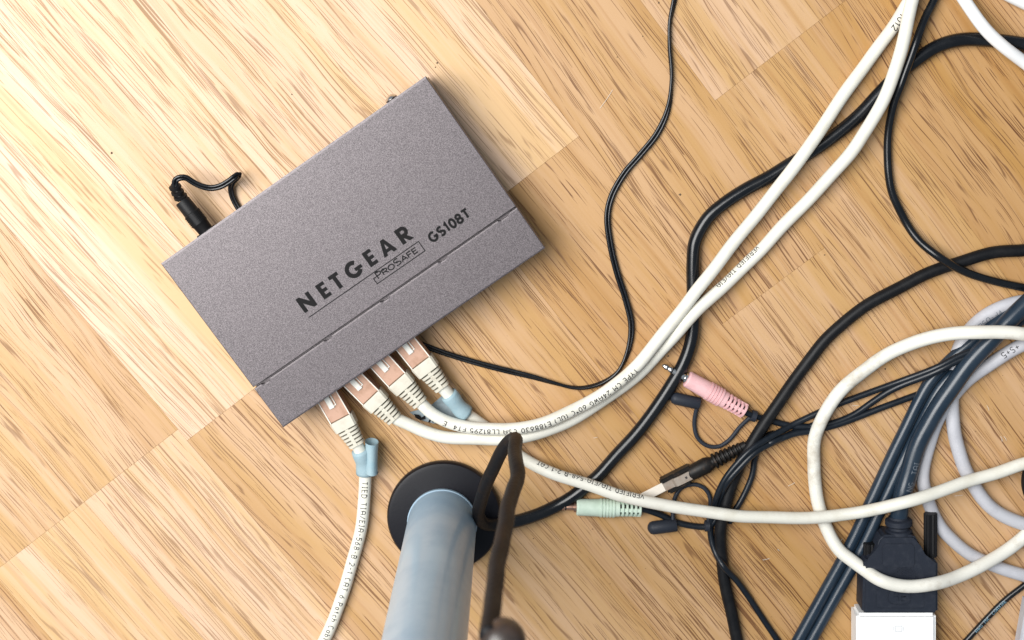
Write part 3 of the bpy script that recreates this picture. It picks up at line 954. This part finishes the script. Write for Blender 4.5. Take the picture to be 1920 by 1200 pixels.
# audio lead that runs out at the bottom
solo('thin_audio_cable', 'thin glossy black cord crossing the sheathed cable and leaving at the bottom edge', 'cable',
     [(1850, 648, 9), (1800, 667, 9), (1762, 686, 8.6), (1700, 710, 3), (1650, 729, 1), (1590, 751, .5), (1530, 776, .5), (1484, 797, 1), (1440, 822, 6), (1402, 848, 8.8), (1368, 886, 8.5), (1345, 930, 6), (1335, 968, 1.5), (1333, 1000, .3), (1341, 1035, 2), (1356, 1062, 6.5), (1380, 1088, 3), (1408, 1126, 0), (1435, 1165, 0), (1457, 1200, 0), (1478, 1236, 0)], .00165, M['audio_cord'], 0, .1)
solo('thin_audio_cable', 'thin dark cord curving down on the right of the sheathed cable and ending below it', 'cable',
     [(1530, 795, .3), (1485, 812, .5), (1445, 830, 5.5), (1424, 842, 2), (1416, 860, .3), (1411, 890, 0), (1401, 918, 0), (1388, 942, 0), (1374, 962, 0), (1366, 980, 0)], .0016, M['audio_cord'])

# ------------------------------------------------------------------ audio plugs
def audio_plug(root, a, b, za, zb, mat, tip_mat, tip_len, r=.0045):
    p, q = at(*a, za), at(*b, zb)
    m = axis_matrix(p, q)
    L = (q - p).length
    x1 = L * .36; x2 = L * .60
    prof = [(0, r * .86), (.0006, r * .96), (x1, r * 1.02)]
    for i in range(5):
        xa = x1 + (x2 - x1) * i / 5
        d = (x2 - x1) / 5
        prof += [(xa + d * .02, r * 1.10), (xa + d * .60, r * 1.10), (xa + d * .64, r * 1.0), (xa + d * .98, r * 1.0)]
    prof += [(x2, r * .98), (x2 + L * .06, r * .97)]
    x3 = x2 + L * .06
    body = link('plug_body', lathe_mesh('plug_body', prof, 26, 35), mat, root, m)
    link('slot_core', lathe_mesh('slot_core', [(x3 - .0003, r * .62), (L - .0004, r * .55)], 14), M['slot'], body, m)
    n = 5
    pitch = (L - x3) / (n + .1)
    for i in range(n):
        rr = r * (.97 - .03 * i)
        xa = x3 + (i + .46) * pitch
        xb = xa + pitch * .55
        link('rib', lathe_mesh('rib', [(xa, rr * .93), (xa + .0002, rr), (xb - .0002, rr), (xb, rr * .93)], 22), mat, body, m)
    sp = bmesh.new()
    box_bm(x3 - .0002, L - .0004, -.0009, .0009, r * .55, r * .82, 0, 1, sp)
    for s in (-1, 1):
        box_bm(x3 - .0002, L - .0004, min(s * r * .5, s * r * .86), max(s * r * .5, s * r * .86), -.0012, .0012, 0, 1, sp)
    link('spine', bm_mesh('spine', sp), mat, body, m)
    t = tip_len
    tip = link('jack_tip', lathe_mesh('jack_tip', [(-t, .0003), (-t + .0008, .0011), (-t + .0022, .0016), (-t + .0034, .0011), (-t + .0042, .00165), (-t + .0052, .00165), (-t + .0056, .00172),
               (-.0015, .00172), (-.0014, .0026), (.0002, .0026)], 18, 40), tip_mat, root, m)
    for xr in (-t + .0053, -t + .0085):
        link('insulator_ring', lathe_mesh('insulator_ring', [(xr, .0015), (xr + .0001, .00182), (xr + .0007, .00182), (xr + .0008, .0015)], 18), M['black_plastic'], tip, m)
    return m, L
def cap_and_strap(root, a, b, z, r, strap, rs_, ring):
    p, q = at(*a, z), at(*b, z)
    m = axis_matrix(p, q)
    L = (q - p).length
    prof = [(0, .0005), (.0004, r * .5), (.0014, r * .86), (.0028, r), (L - .0004, r), (L, r * .9)]
    c = link('dust_cap', lathe_mesh('dust_cap', prof, 20, 45), M['slate'], root, m)
    w = [at(x, y, zz * MM) for x, y, zz in strap]
    cable_mesh('strap', w, rs_, M['slate'], root, 10)
    x, y, zz, x2, y2 = ring
    c0 = at(x, y, zz * MM)
    link('strap_ring', lathe_mesh('strap_ring', [(-.0016, .0022), (-.0012, .0030), (.0012, .0030), (.0016, .0022)], 16, 60), M['slate'], root, axis_matrix(c0, at(x2, y2, zz * MM)))

pk = empty('audio_cable', at(1340, 740, 0), 'black audio cable with pink jack plug and grey dust cap on a strap', 'audio cable', 'audio cables with coloured jack plugs')
audio_plug(pk, (1288, 710), (1397, 771), .0046, .0044, M['pink'], M['silver'], .0145)
cap_and_strap(pk, (1257, 745), (1312, 757), .0033, .0032, [(1308, 761, 3.2), (1304, 775, 2.2), (1302, 796, 1.3), (1308, 820, 1.3), (1325, 835, 1.3), (1346, 837, 1.3), (1366, 825, 1.3), (1386, 802, 1.5), (1408, 782, 3)], .0011, (1413, 780, 2.6, 1440, 788))
cable_mesh('cord', route([(1388, 766, 2.8), (1402, 775, 2.6), (1425, 783, .6), (1450, 790, .2), (1490, 798, .2), (1530, 800, .2), (1565, 793, .2), (1600, 778, .2), (1635, 754, .4), (1665, 735, 1), (1700, 718, 3), (1762, 694, 8.6), (1800, 675, 9), (1850, 656, 9)], .0017, 0, .0), .0017, M['audio_cord'], pk)

gn = empty('audio_cable', at(1140, 953, 0), 'black audio cable with pale green jack plug partly under the white cable', 'audio cable', 'audio cables with coloured jack plugs')
audio_plug(gn, (1081, 951), (1203, 954), .0046, .0044, M['mint'], M['copper'], .0145)
cap_and_strap(gn, (1214, 991), (1269, 984), .0036, .0035, [(1262, 979, 4), (1262, 955, 2), (1266, 932, 1.3), (1278, 915, 1.3), (1300, 908, 1.3), (1318, 914, 1.3), (1329, 930, 1.3), (1331, 955, 1.3), (1328, 980, 3)], .0011, (1326, 986, 2.4, 1350, 986))
cable_mesh('cord', route([(1192, 954, 2.8), (1206, 955, 2.4), (1235, 964, .8), (1268, 979, .2), (1298, 986, .2), (1326, 986, .4), (1343, 970, 1.0), (1349, 940, 2.5), (1364, 905, 8), (1388, 876, 9), (1418, 847, 8), (1452, 828, 4), (1490, 812, 2), (1530, 806, 1.2), (1570, 797, .6), (1610, 782, .2), (1650, 766, .2), (1690, 751, .2), (1728, 736, .2), (1775, 715, .2), (1820, 690, .2)], .0017), .0017, M['audio_cord'], gn)

# ------------------------------------------------------------------ grubby ribbed plug with metal clip and white tab
dp = empty('data_plug', at(1300, 885, 0), 'grubby black ribbed plug with metal clip and flat white tab', 'plug')
p, q = at(1203, 934, .0045), at(1392, 838, .0045)
m = axis_matrix(p, q); L = (q - p).length
f = lambda px: L * (px - 1203) / (1392 - 1203.0)
link('white_tab', bm_mesh('white_tab', box_bm(0, f(1252), -.0024, .0024, -.0006, .0006, .0003, 1)), M['tab'], dp, m)
hb = bmesh.new()
box_bm(f(1243), f(1300), .0022, .0046, -.0040, .0024, .0008, 2, hb)
box_bm(f(1247), f(1290), -.0046, -.0022, -.0040, .0022, .0009, 2, hb)
box_bm(f(1247), f(1300), -.0024, .0024, -.0040, -.0008, .0005, 1, hb)
link('housing', bm_mesh('housing', hb, 40), M['grubby'], dp, m)
cb = bmesh.new()
v = []
for x, z in ((f(1245), .0002), (f(1262), .0006), (f(1266), .0020), (f(1276), .0026), (f(1294), .0026), (f(1296), .0006)):
    v.append([cb.verts.new((x, s * .0023, z + dz)) for s in (-1, 1) for dz in (0, .0007)])
for a, c in zip(v, v[1:]):
    for i, j in ((0, 1), (1, 3), (3, 2), (2, 0)): cb.faces.new((a[i], a[j], c[j], c[i]))
cb.faces.new((v[0][0], v[0][1], v[0][3], v[0][2])); cb.faces.new((v[-1][0], v[-1][1], v[-1][3], v[-1][2]))
clip = link('clip', bm_mesh('clip', cb, 30), M['clip'], dp, m)
link('clip_slot', bm_mesh('clip_slot', box_bm(f(1284), f(1287.5), -.0006, .0006, .0032, .0034)), M['slot'], clip, m)
link('plug_body', lathe_mesh('plug_body', [(f(1292), .0034), (f(1295), .0040), (f(1325), .0043), (f(1330), .0038), (f(1335), .0032)], 22, 45), M['grubby'], dp, m)
link('relief_core', lathe_mesh('relief_core', [(f(1330), .0030), (L + .002, .0024)], 14), M['grubby'], dp, m)
for i in range(7):
    x = f(1338) + i * (L - f(1338)) / 7
    rr = .0042 - .0002 * i
    link('relief_ring', lathe_mesh('relief_ring', [(x, rr * .86), (x + .0004, rr), (x + .0013, rr), (x + .0017, rr * .86)], 20, 45), M['grubby'], dp, m)
link('cord', cable_mesh('cord', [q, at(1410, 829, .0028), at(1440, 812, .0019), at(1480, 800, .0019), at(1520, 798, .0019)], .0017, M['audio_cord'], dp)[0].data, None, dp) if False else cable_mesh('cord', [q - (q - p).normalized() * .003, at(1402, 833, .0030), at(1425, 822, .0018), at(1452, 812, .0018)], .0017, M['matt_cable'], dp)

# ------------------------------------------------------------------ flat twin cable (two cores side by side)
tw_ = empty('twin_cable', at(1590, 1035, 0), 'blue-black double cable of two joined cores slanting from bottom to right edge', 'cable')
line = [(1475, 1240), (1495, 1203), (1544, 1114), (1594, 1023), (1631, 945), (1673, 854), (1697, 805), (1721, 756), (1744, 716), (1777, 680), (1811, 650), (1850, 618), (1895, 585), (1950, 548)]
lift = [.3, .3, .3, .3, .3, .3, .6, .8, 1.2, 1.5, 2, 2, 2, 2]
r = .0032
base = route([(x, y, l) for (x, y), l in zip(line, lift)], r, .1, .1)
frT = Frames(smooth_path(base))
for k, (nm, dl) in enumerate((('core', 0.0), ('core', -.0062))):
    mesh = tube(frT, r, 14, offs=lambda s, dl=dl: (dl, 0))
    link(nm, mesh_from(nm, *mesh), M['blue_cable'], tw_)

# ------------------------------------------------------------------ display cable, its connector with thumbscrews, and the white adapter
dv = empty('display_cable', at(1685, 1080, 0), 'thick blue-black display cable with a dark moulded connector and two thumbscrews', 'display cable')
r = .0045
zc = .0088
w = [at(1684, 1000, zc), at(1685, 985, zc)] + [at(x, y, r + l * MM) for x, y, l in [(1687, 958, 5), (1693, 925, 5), (1703, 893, 4.5), (1721, 832, 4.5), (1740, 795, 5), (1761, 760, 5.5), (1799, 706, 6.5), (1830, 668, 7), (1872, 622, 7.5), (1920, 574, 7), (1960, 537, 6)]]
w.append(w[-1] + (w[-1] - w[-2]).normalized() * .1)
jV, frV = cable_mesh('jacket', w, r, M['blue_cable'], dv, 18)
iV = frV.nearest(at(1693, 915, .012))
print_on(frV, r, 'NG  TAI', frV.s[iV], .0030, .00030, -.35, False, M['faint_ink'], jV)
ztop = .0160
def poly_at(pts, z): return [tuple(at(x, y, z))[:2] for x, y in pts]
outline = [(1620, 1051), (1633, 1048), (1640, 1040), (1646, 1026), (1650, 1010), (1656, 1004), (1714, 1004), (1720, 1010), (1723, 1026), (1731, 1042), (1741, 1050), (1759, 1053), (1759, 1150), (1617, 1150)]
b = prism_bm(list(reversed(poly_at(outline, ztop))), .0010, ztop, .0012, 3)
conn = link('connector', bm_mesh('connector', b, 35), M['dvi'], dv)
# raised hood along the middle, narrower
hood = [(1654, 1024), (1660, 1018), (1709, 1018), (1715, 1024), (1716, 1056), (1712, 1064), (1658, 1064), (1653, 1056)]
b = prism_bm(list(reversed(poly_at(hood, ztop))), ztop - .0006, ztop + .0005, .0004, 2, True)
link('hood', bm_mesh('hood', b, 35), M['dvi'], conn)
# knurl dots in an arch
kb = bmesh.new()
for j in range(7):
    n = 9 + j * 2 if j < 4 else 17
    for i in range(n):
        x = 1695 + (i - (n - 1) / 2) * 3.3; y = 1066 + j * 3.4
        c = at(x, y, ztop)
        s = .00030
        box_bm(c.x - s, c.x + s, c.y - s, c.y + s, ztop - .0002, ztop + .0003, 0, 1, kb)
ko = link('knurl', bm_mesh('knurl', kb), M['dvi'], conn); ko['kind'] = 'stuff'
# recessed panel lines and oval emblem in relief
def relief(name, pls, wpx, z0, z1, mat, parent):
    bb = bmesh.new()
    for pl in pls:
        for q in ribbon(pl, wpx):
            pts = [tuple(at(v.x, v.y, z1))[:2] for v in q]
            lo = [bb.verts.new((x, y, z0)) for x, y in pts]; hi = [bb.verts.new((x, y, z1)) for x, y in pts]
            bb.faces.new(hi)
            for i in range(4):
                j = (i + 1) % 4; bb.faces.new((lo[i], lo[j], hi[j], hi[i]))
    return link(name, bm_mesh(name, bb), mat, parent)
def rrect(x0, y0, x1, y1, r_):
    p = arc(x1 - r_, y0 + r_, r_, r_, -90, 0, 4) + arc(x1 - r_, y1 - r_, r_, r_, 0, 90, 4) + arc(x0 + r_, y1 - r_, r_, r_, 90, 180, 4) + arc(x0 + r_, y0 + r_, r_, r_, 180, 270, 4)
    return p + [p[0]]
relief('panel_line', [rrect(1642, 1106, 1732, 1141, 5)], 1.2, ztop - .0002, ztop + .0002, M['dvi'], conn)
relief('emblem', [rrect(1664, 1107, 1707, 1134, 12), [(1676, 1114), (1684, 1112), (1684, 1127)], [(1684, 1119), (1676, 1119)], [(1690, 1112), (1690, 1127)], [(1690, 1119), (1698, 1119)] + arc(1696, 1123, 4, 4, -90, 90, 5) + [(1690, 1127)]], 1.6, ztop - .0002, ztop + .00035, M['dvi'], conn)
for (y0, y1, rr) in ((972, 986, .0069), (991, 1004, .0069)):
    pa, pb = at(1685, y0, zc), at(1685, y1, zc)
    Lr = (pb - pa).length
    link('relief_ring', lathe_mesh('relief_ring', [(0, rr * .85), (Lr * .2, rr), (Lr * .8, rr), (Lr, rr * .85)], 24, 50), M['dvi'], dv, axis_matrix(pa, pb))
pa, pb = at(1685, 968, zc), at(1685, 1010, zc)
link('relief_core', lathe_mesh('relief_core', [(0, .0050), (.011, .0054)], 20), M['dvi'], dv, axis_matrix(pa, pb))
for x, ya, yb in ((1744.5, 962, 1043), (1631, 1018, 1043)):
    pa, pb = at(x, ya, .0080), at(x, yb, .0080)
    Lr = (pb - pa).length
    t = bmesh.new()
    n = 24
    ring0, ring1 = [], []
    for k in range(n):
        a = 2 * math.pi * k / n
        rr = .0034 if k % 2 else .0029
        ring0.append(t.verts.new((0, rr * math.cos(a), rr * math.sin(a)))); ring1.append(t.verts.new((Lr, rr * math.cos(a), rr * math.sin(a))))
    t.faces.new(ring0[::-1]); t.faces.new(ring1)
    for k in range(n): t.faces.new((ring0[k], ring0[(k + 1) % n], ring1[(k + 1) % n], ring1[k]))
    ts = link('thumbscrew', bm_mesh('thumbscrew', t), M['black_plastic'], dv, axis_matrix(pa, pb))
    link('screw_shank', lathe_mesh('screw_shank', [(Lr, .0018), (Lr + .004, .0018)], 14), M['silver'], ts, axis_matrix(pa, pb))

ad = empty('display_adapter', at(1681, 1200, 0), 'white box-shaped display adapter fitted onto the dark connector at the bottom edge', 'adapter')
zt = .0150
body_poly = poly_at([(1606.5, 1151), (1756, 1151), (1756, 1262), (1606.5, 1262)], zt)
b = prism_bm(list(reversed(body_poly)), .0012, zt, .0016, 4)
abody = link('adapter_body', bm_mesh('adapter_body', b, 35), M['adapter'], ad)
relief('icon', [[(1679, 1174), (1691, 1174), (1691, 1184), (1679, 1184), (1679, 1174)], [(1676, 1175.5), (1676, 1182.5)], [(1694, 1175.5), (1694, 1182.5)]], .9, zt - .0002, zt + .00006, M['icon'], abody)
# its tail leaves below the frame
cable_mesh('tail', [at(1681, 1258, .0075), at(1682, 1300, .0060), at(1690, 1370, .0030), at(1720, 1450, .0026)], .0024, M['white_cable_clean'], ad)

# ------------------------------------------------------------------ white and grey loops on the right
oL, frO = solo('white_cable_loop', 'dirty white cable making a big open loop over the dark connector', 'cable',
     [(1960, 636, 14), (1920, 627, 17), (1870, 622, 17.5), (1820, 622.5, 17), (1770, 628.5, 12), (1722, 640, 7), (1676, 659, 4), (1630, 686, 3.2), (1588, 720, 3.8), (1561, 753, 3.8), (1539, 792, 2.5), (1527, 830, .5), (1525, 870, 0), (1528, 908, 0), (1535, 946, 0), (1549, 988, 0), (1575, 1032, 4), (1597, 1052, 6.5), (1620, 1069, 9.5), (1648, 1086, 16), (1680, 1096, 17.2), (1710, 1099, 17.4), (1753, 1094, 17), (1797, 1081, 11), (1840, 1061, 7.8), (1883, 1034, 4), (1920, 1006, 2), (1955, 975, 2)], .0034, M['loop_cable'], .08, .08, n=18)
o1, f1 = solo('grey_cable_loop', 'pale grey printed cable curling from behind the dark cables, right of the connector', 'cable',
     [(1965, 562, 0), (1935, 563, 0), (1903, 568, 0), (1870, 580, 0), (1840, 598, 0), (1815, 622, 0), (1798, 655, 0), (1789, 695, 0), (1786, 740, 0), (1787, 780, 0), (1790, 815, 0), (1799, 850, 0), (1812, 886, 0), (1834, 925, 0), (1859, 951, 0), (1888, 970, 0), (1920, 982, 0), (1955, 990, 0)], .0036, M['grey_cable'], .05, .08, 'pale grey cable loops')
i1 = f1.nearest(at(1874, 578, .007))
print_on(f1, .0036, 'VF-USE 1', f1.s[i1], .0030, .00034, .45, False, M['faint_ink'], o1)
o2, f2 = solo('grey_cable_loop', 'pale grey cable that passes just below the connector side and leaves at lower right', 'cable',
     [(1965, 630, 3), (1920, 646, 2.5), (1887, 662, 1.5), (1853, 684, .5), (1805, 722, 0), (1764, 778, 0), (1740, 838, 0), (1730, 890, 0), (1735, 925, 0), (1750, 964, 0), (1775, 1002, 0), (1808, 1032, 0), (1850, 1054, 0), (1884, 1068, 0), (1920, 1079, 0), (1960, 1090, 0)], .0034, M['grey_cable'], .05, .08, 'pale grey cable loops')
i2 = f2.nearest(at(1912, 648, .008))
print_on(f2, .0034, '+S+5', f2.s[i2], .0030, .00034, -.35, False, M['cable_ink'], o2)
solo('white_cable', 'clean white cable slanting across the top right corner over the thick black one', 'cable',
     [(1785, -45, 1), (1808, 0, 3), (1843, 48, 6.8), (1880, 86, 7), (1920, 117, 4), (1965, 148, 2)], .0031, M['white_cable_clean'], .1, .1)
solo('white_cable', 'clean white cable just showing in the very top right corner', 'cable',
     [(1850, -42, 0), (1885, -14, 0), (1920, 4, 0), (1965, 24, 0)], .0033, M['white_cable_clean'], .1, .1)
oc, fc = solo('coaxial_cable', 'thin black cable with pale printing at the bottom right corner', 'cable',
     [(1785, 1235, 0), (1817, 1197, 0), (1851, 1159, 0), (1884, 1126, 0), (1920, 1096, 0), (1960, 1066, 0)], .0016, M['black_cable'], .08, .08)
ic = fc.nearest(at(1829, 1184, .002))
print_on(fc, .0016, 'AWG 75C  COAXIAL', fc.s[ic], .0017, .00018, .1, False, M['cyan_ink'], oc, gap=.3)
solo('black_end', 'bit of black cable just showing at the right edge above the grey loop', 'cable',
     [(1962, 855, 2), (1934, 878, 2), (1928, 906, 2), (1936, 934, 2), (1965, 955, 2)], .0034, M['black_plastic'], 0, .05)
gp = empty('grey_plug', at(1925, 1190, 0), 'pale grey plastic plug with small round dimples cut by the bottom right corner', 'plug')
pa, pb = at(1944, 1118, .006), at(1921, 1250, .006)
m = axis_matrix(pa, pb)
Lr = (pb - pa).length
link('plug_body', bm_mesh('plug_body', box_bm(0, Lr, -.0062, .0062, -.0052, .0052, .0018, 3), 35), M['grey_cable'], gp, m)
cable_mesh('cord', [at(1944, 1120, .006), at(1950, 1090, .0045), at(1965, 1050, .003), at(1995, 1000, .0024)], .0022, M['grey_cable'], gp)
for k in range(4):
    dm = bmesh.new()
    for q in ribbon([(x, y) for x, y in arc(.0105 + k * .0035, -.0040 , .0011, .0011, 0, 360, 12)], .0003):
        dm.faces.new([dm.verts.new((v.x, v.y, .0053)) for v in q])
    link('dimple', bm_mesh('dimple', dm), M['icon'], gp, m)

# ------------------------------------------------------------------ table leg
base = at(833, 968, .003)
leg = empty('table_leg', (base.x, base.y, 0), 'pale blue-grey round table leg standing on a black plastic foot disc', 'table leg')
mw = Matrix.Translation((base.x, base.y, 0)) @ Matrix.Rotation(R(-90), 4, 'Y')
link('foot_disc', lathe_mesh('foot_disc', [(0, .0290), (.0010, .0296), (.0040, .0296), (.0052, .0288), (.0056, .0270), (.0056, .0100)], 64, 40), M['disc'], leg, mw)
c2 = at(829.5, 978.5, .0060)
mw2 = Matrix.Translation((c2.x, c2.y, 0)) @ Matrix.Rotation(R(-90), 4, 'Y')
link('pole', lathe_mesh('pole', [(.0054, .0172), (.0058, .0179), (.0085, .0181), (.0090, .0177), (.30, .0179), (.46, .0179)], 64, 25), M['leg'], leg, mw2)

# ------------------------------------------------------------------ dust on the floor
db = bmesh.new()
rd = random.Random(5)
for (x, y, s) in [(1235, 5, 1.1), (1205, 68, .9), (1275, 365, 1.4), (1280, 475, .9), (820, 118, 1.2), (816, 126, .8), (1157, 107, .7), (1111, 992, .9), (1253, 668, 1.2), (1660, 692, 1.2), (1459, 1031, .9), (547, 177, .8), (1000, 1010, .8), (1546, 478, .8), (209, 287, 1.4)]:
    c = at(x, y, .0002)
    n = 6
    a0 = rd.uniform(0, 6)
    vs = [db.verts.new((c.x + s * .0004 * rd.uniform(.6, 1.4) * math.cos(a0 + k), c.y + s * .0004 * rd.uniform(.6, 1.4) * math.sin(a0 + k), .0001)) for k in range(n)]
    tp = db.verts.new((c.x, c.y, .0004))
    for k in range(n): db.faces.new((vs[k], vs[(k + 1) % n], tp))
for _ in range(70):
    x, y, s = rd.uniform(900, 1960), rd.uniform(480, 1230), rd.uniform(.25, .6)
    c = at(x, y, .0002)
    vs = [db.verts.new((c.x + s * .0004 * rd.uniform(.6, 1.5) * math.cos(k * 1.26), c.y + s * .0004 * rd.uniform(.6, 1.5) * math.sin(k * 1.26), .0001)) for k in range(5)]
    tp = db.verts.new((c.x, c.y, .00035))
    for k in range(5): db.faces.new((vs[k], vs[(k + 1) % 5], tp))
d = link('dust', bm_mesh('dust', db), M['dust']); d['kind'] = 'stuff'
lb = bmesh.new()
for (x0, y0, x1, y1) in [(1149, 168, 1125, 203), (1882, 818, 1887, 826), (1876, 818, 1879, 828), (107, 1068, 110, 1074), (1458, 1030, 1461, 1033)] + [(x, y, x + rd.uniform(-16, 16), y + rd.uniform(-12, 12)) for x, y in ((1490, 905), (1610, 760), (1580, 1010), (1240, 905), (1120, 820), (1790, 930), (1660, 560), (1430, 1050), (1850, 760))]:
    fr = Frames(smooth_path([at(x0, y0, .0002), at((x0 + x1) / 2 + 1, (y0 + y1) / 2, .0004), at(x1, y1, .0002)], .001))
    vs, fs = tube(fr, .00010, 5)
    bv = [lb.verts.new(v) for v in vs]
    for f_ in fs: lb.faces.new([bv[i] for i in f_])
d = link('lint', bm_mesh('lint', lb), M['lint']); d['kind'] = 'stuff'
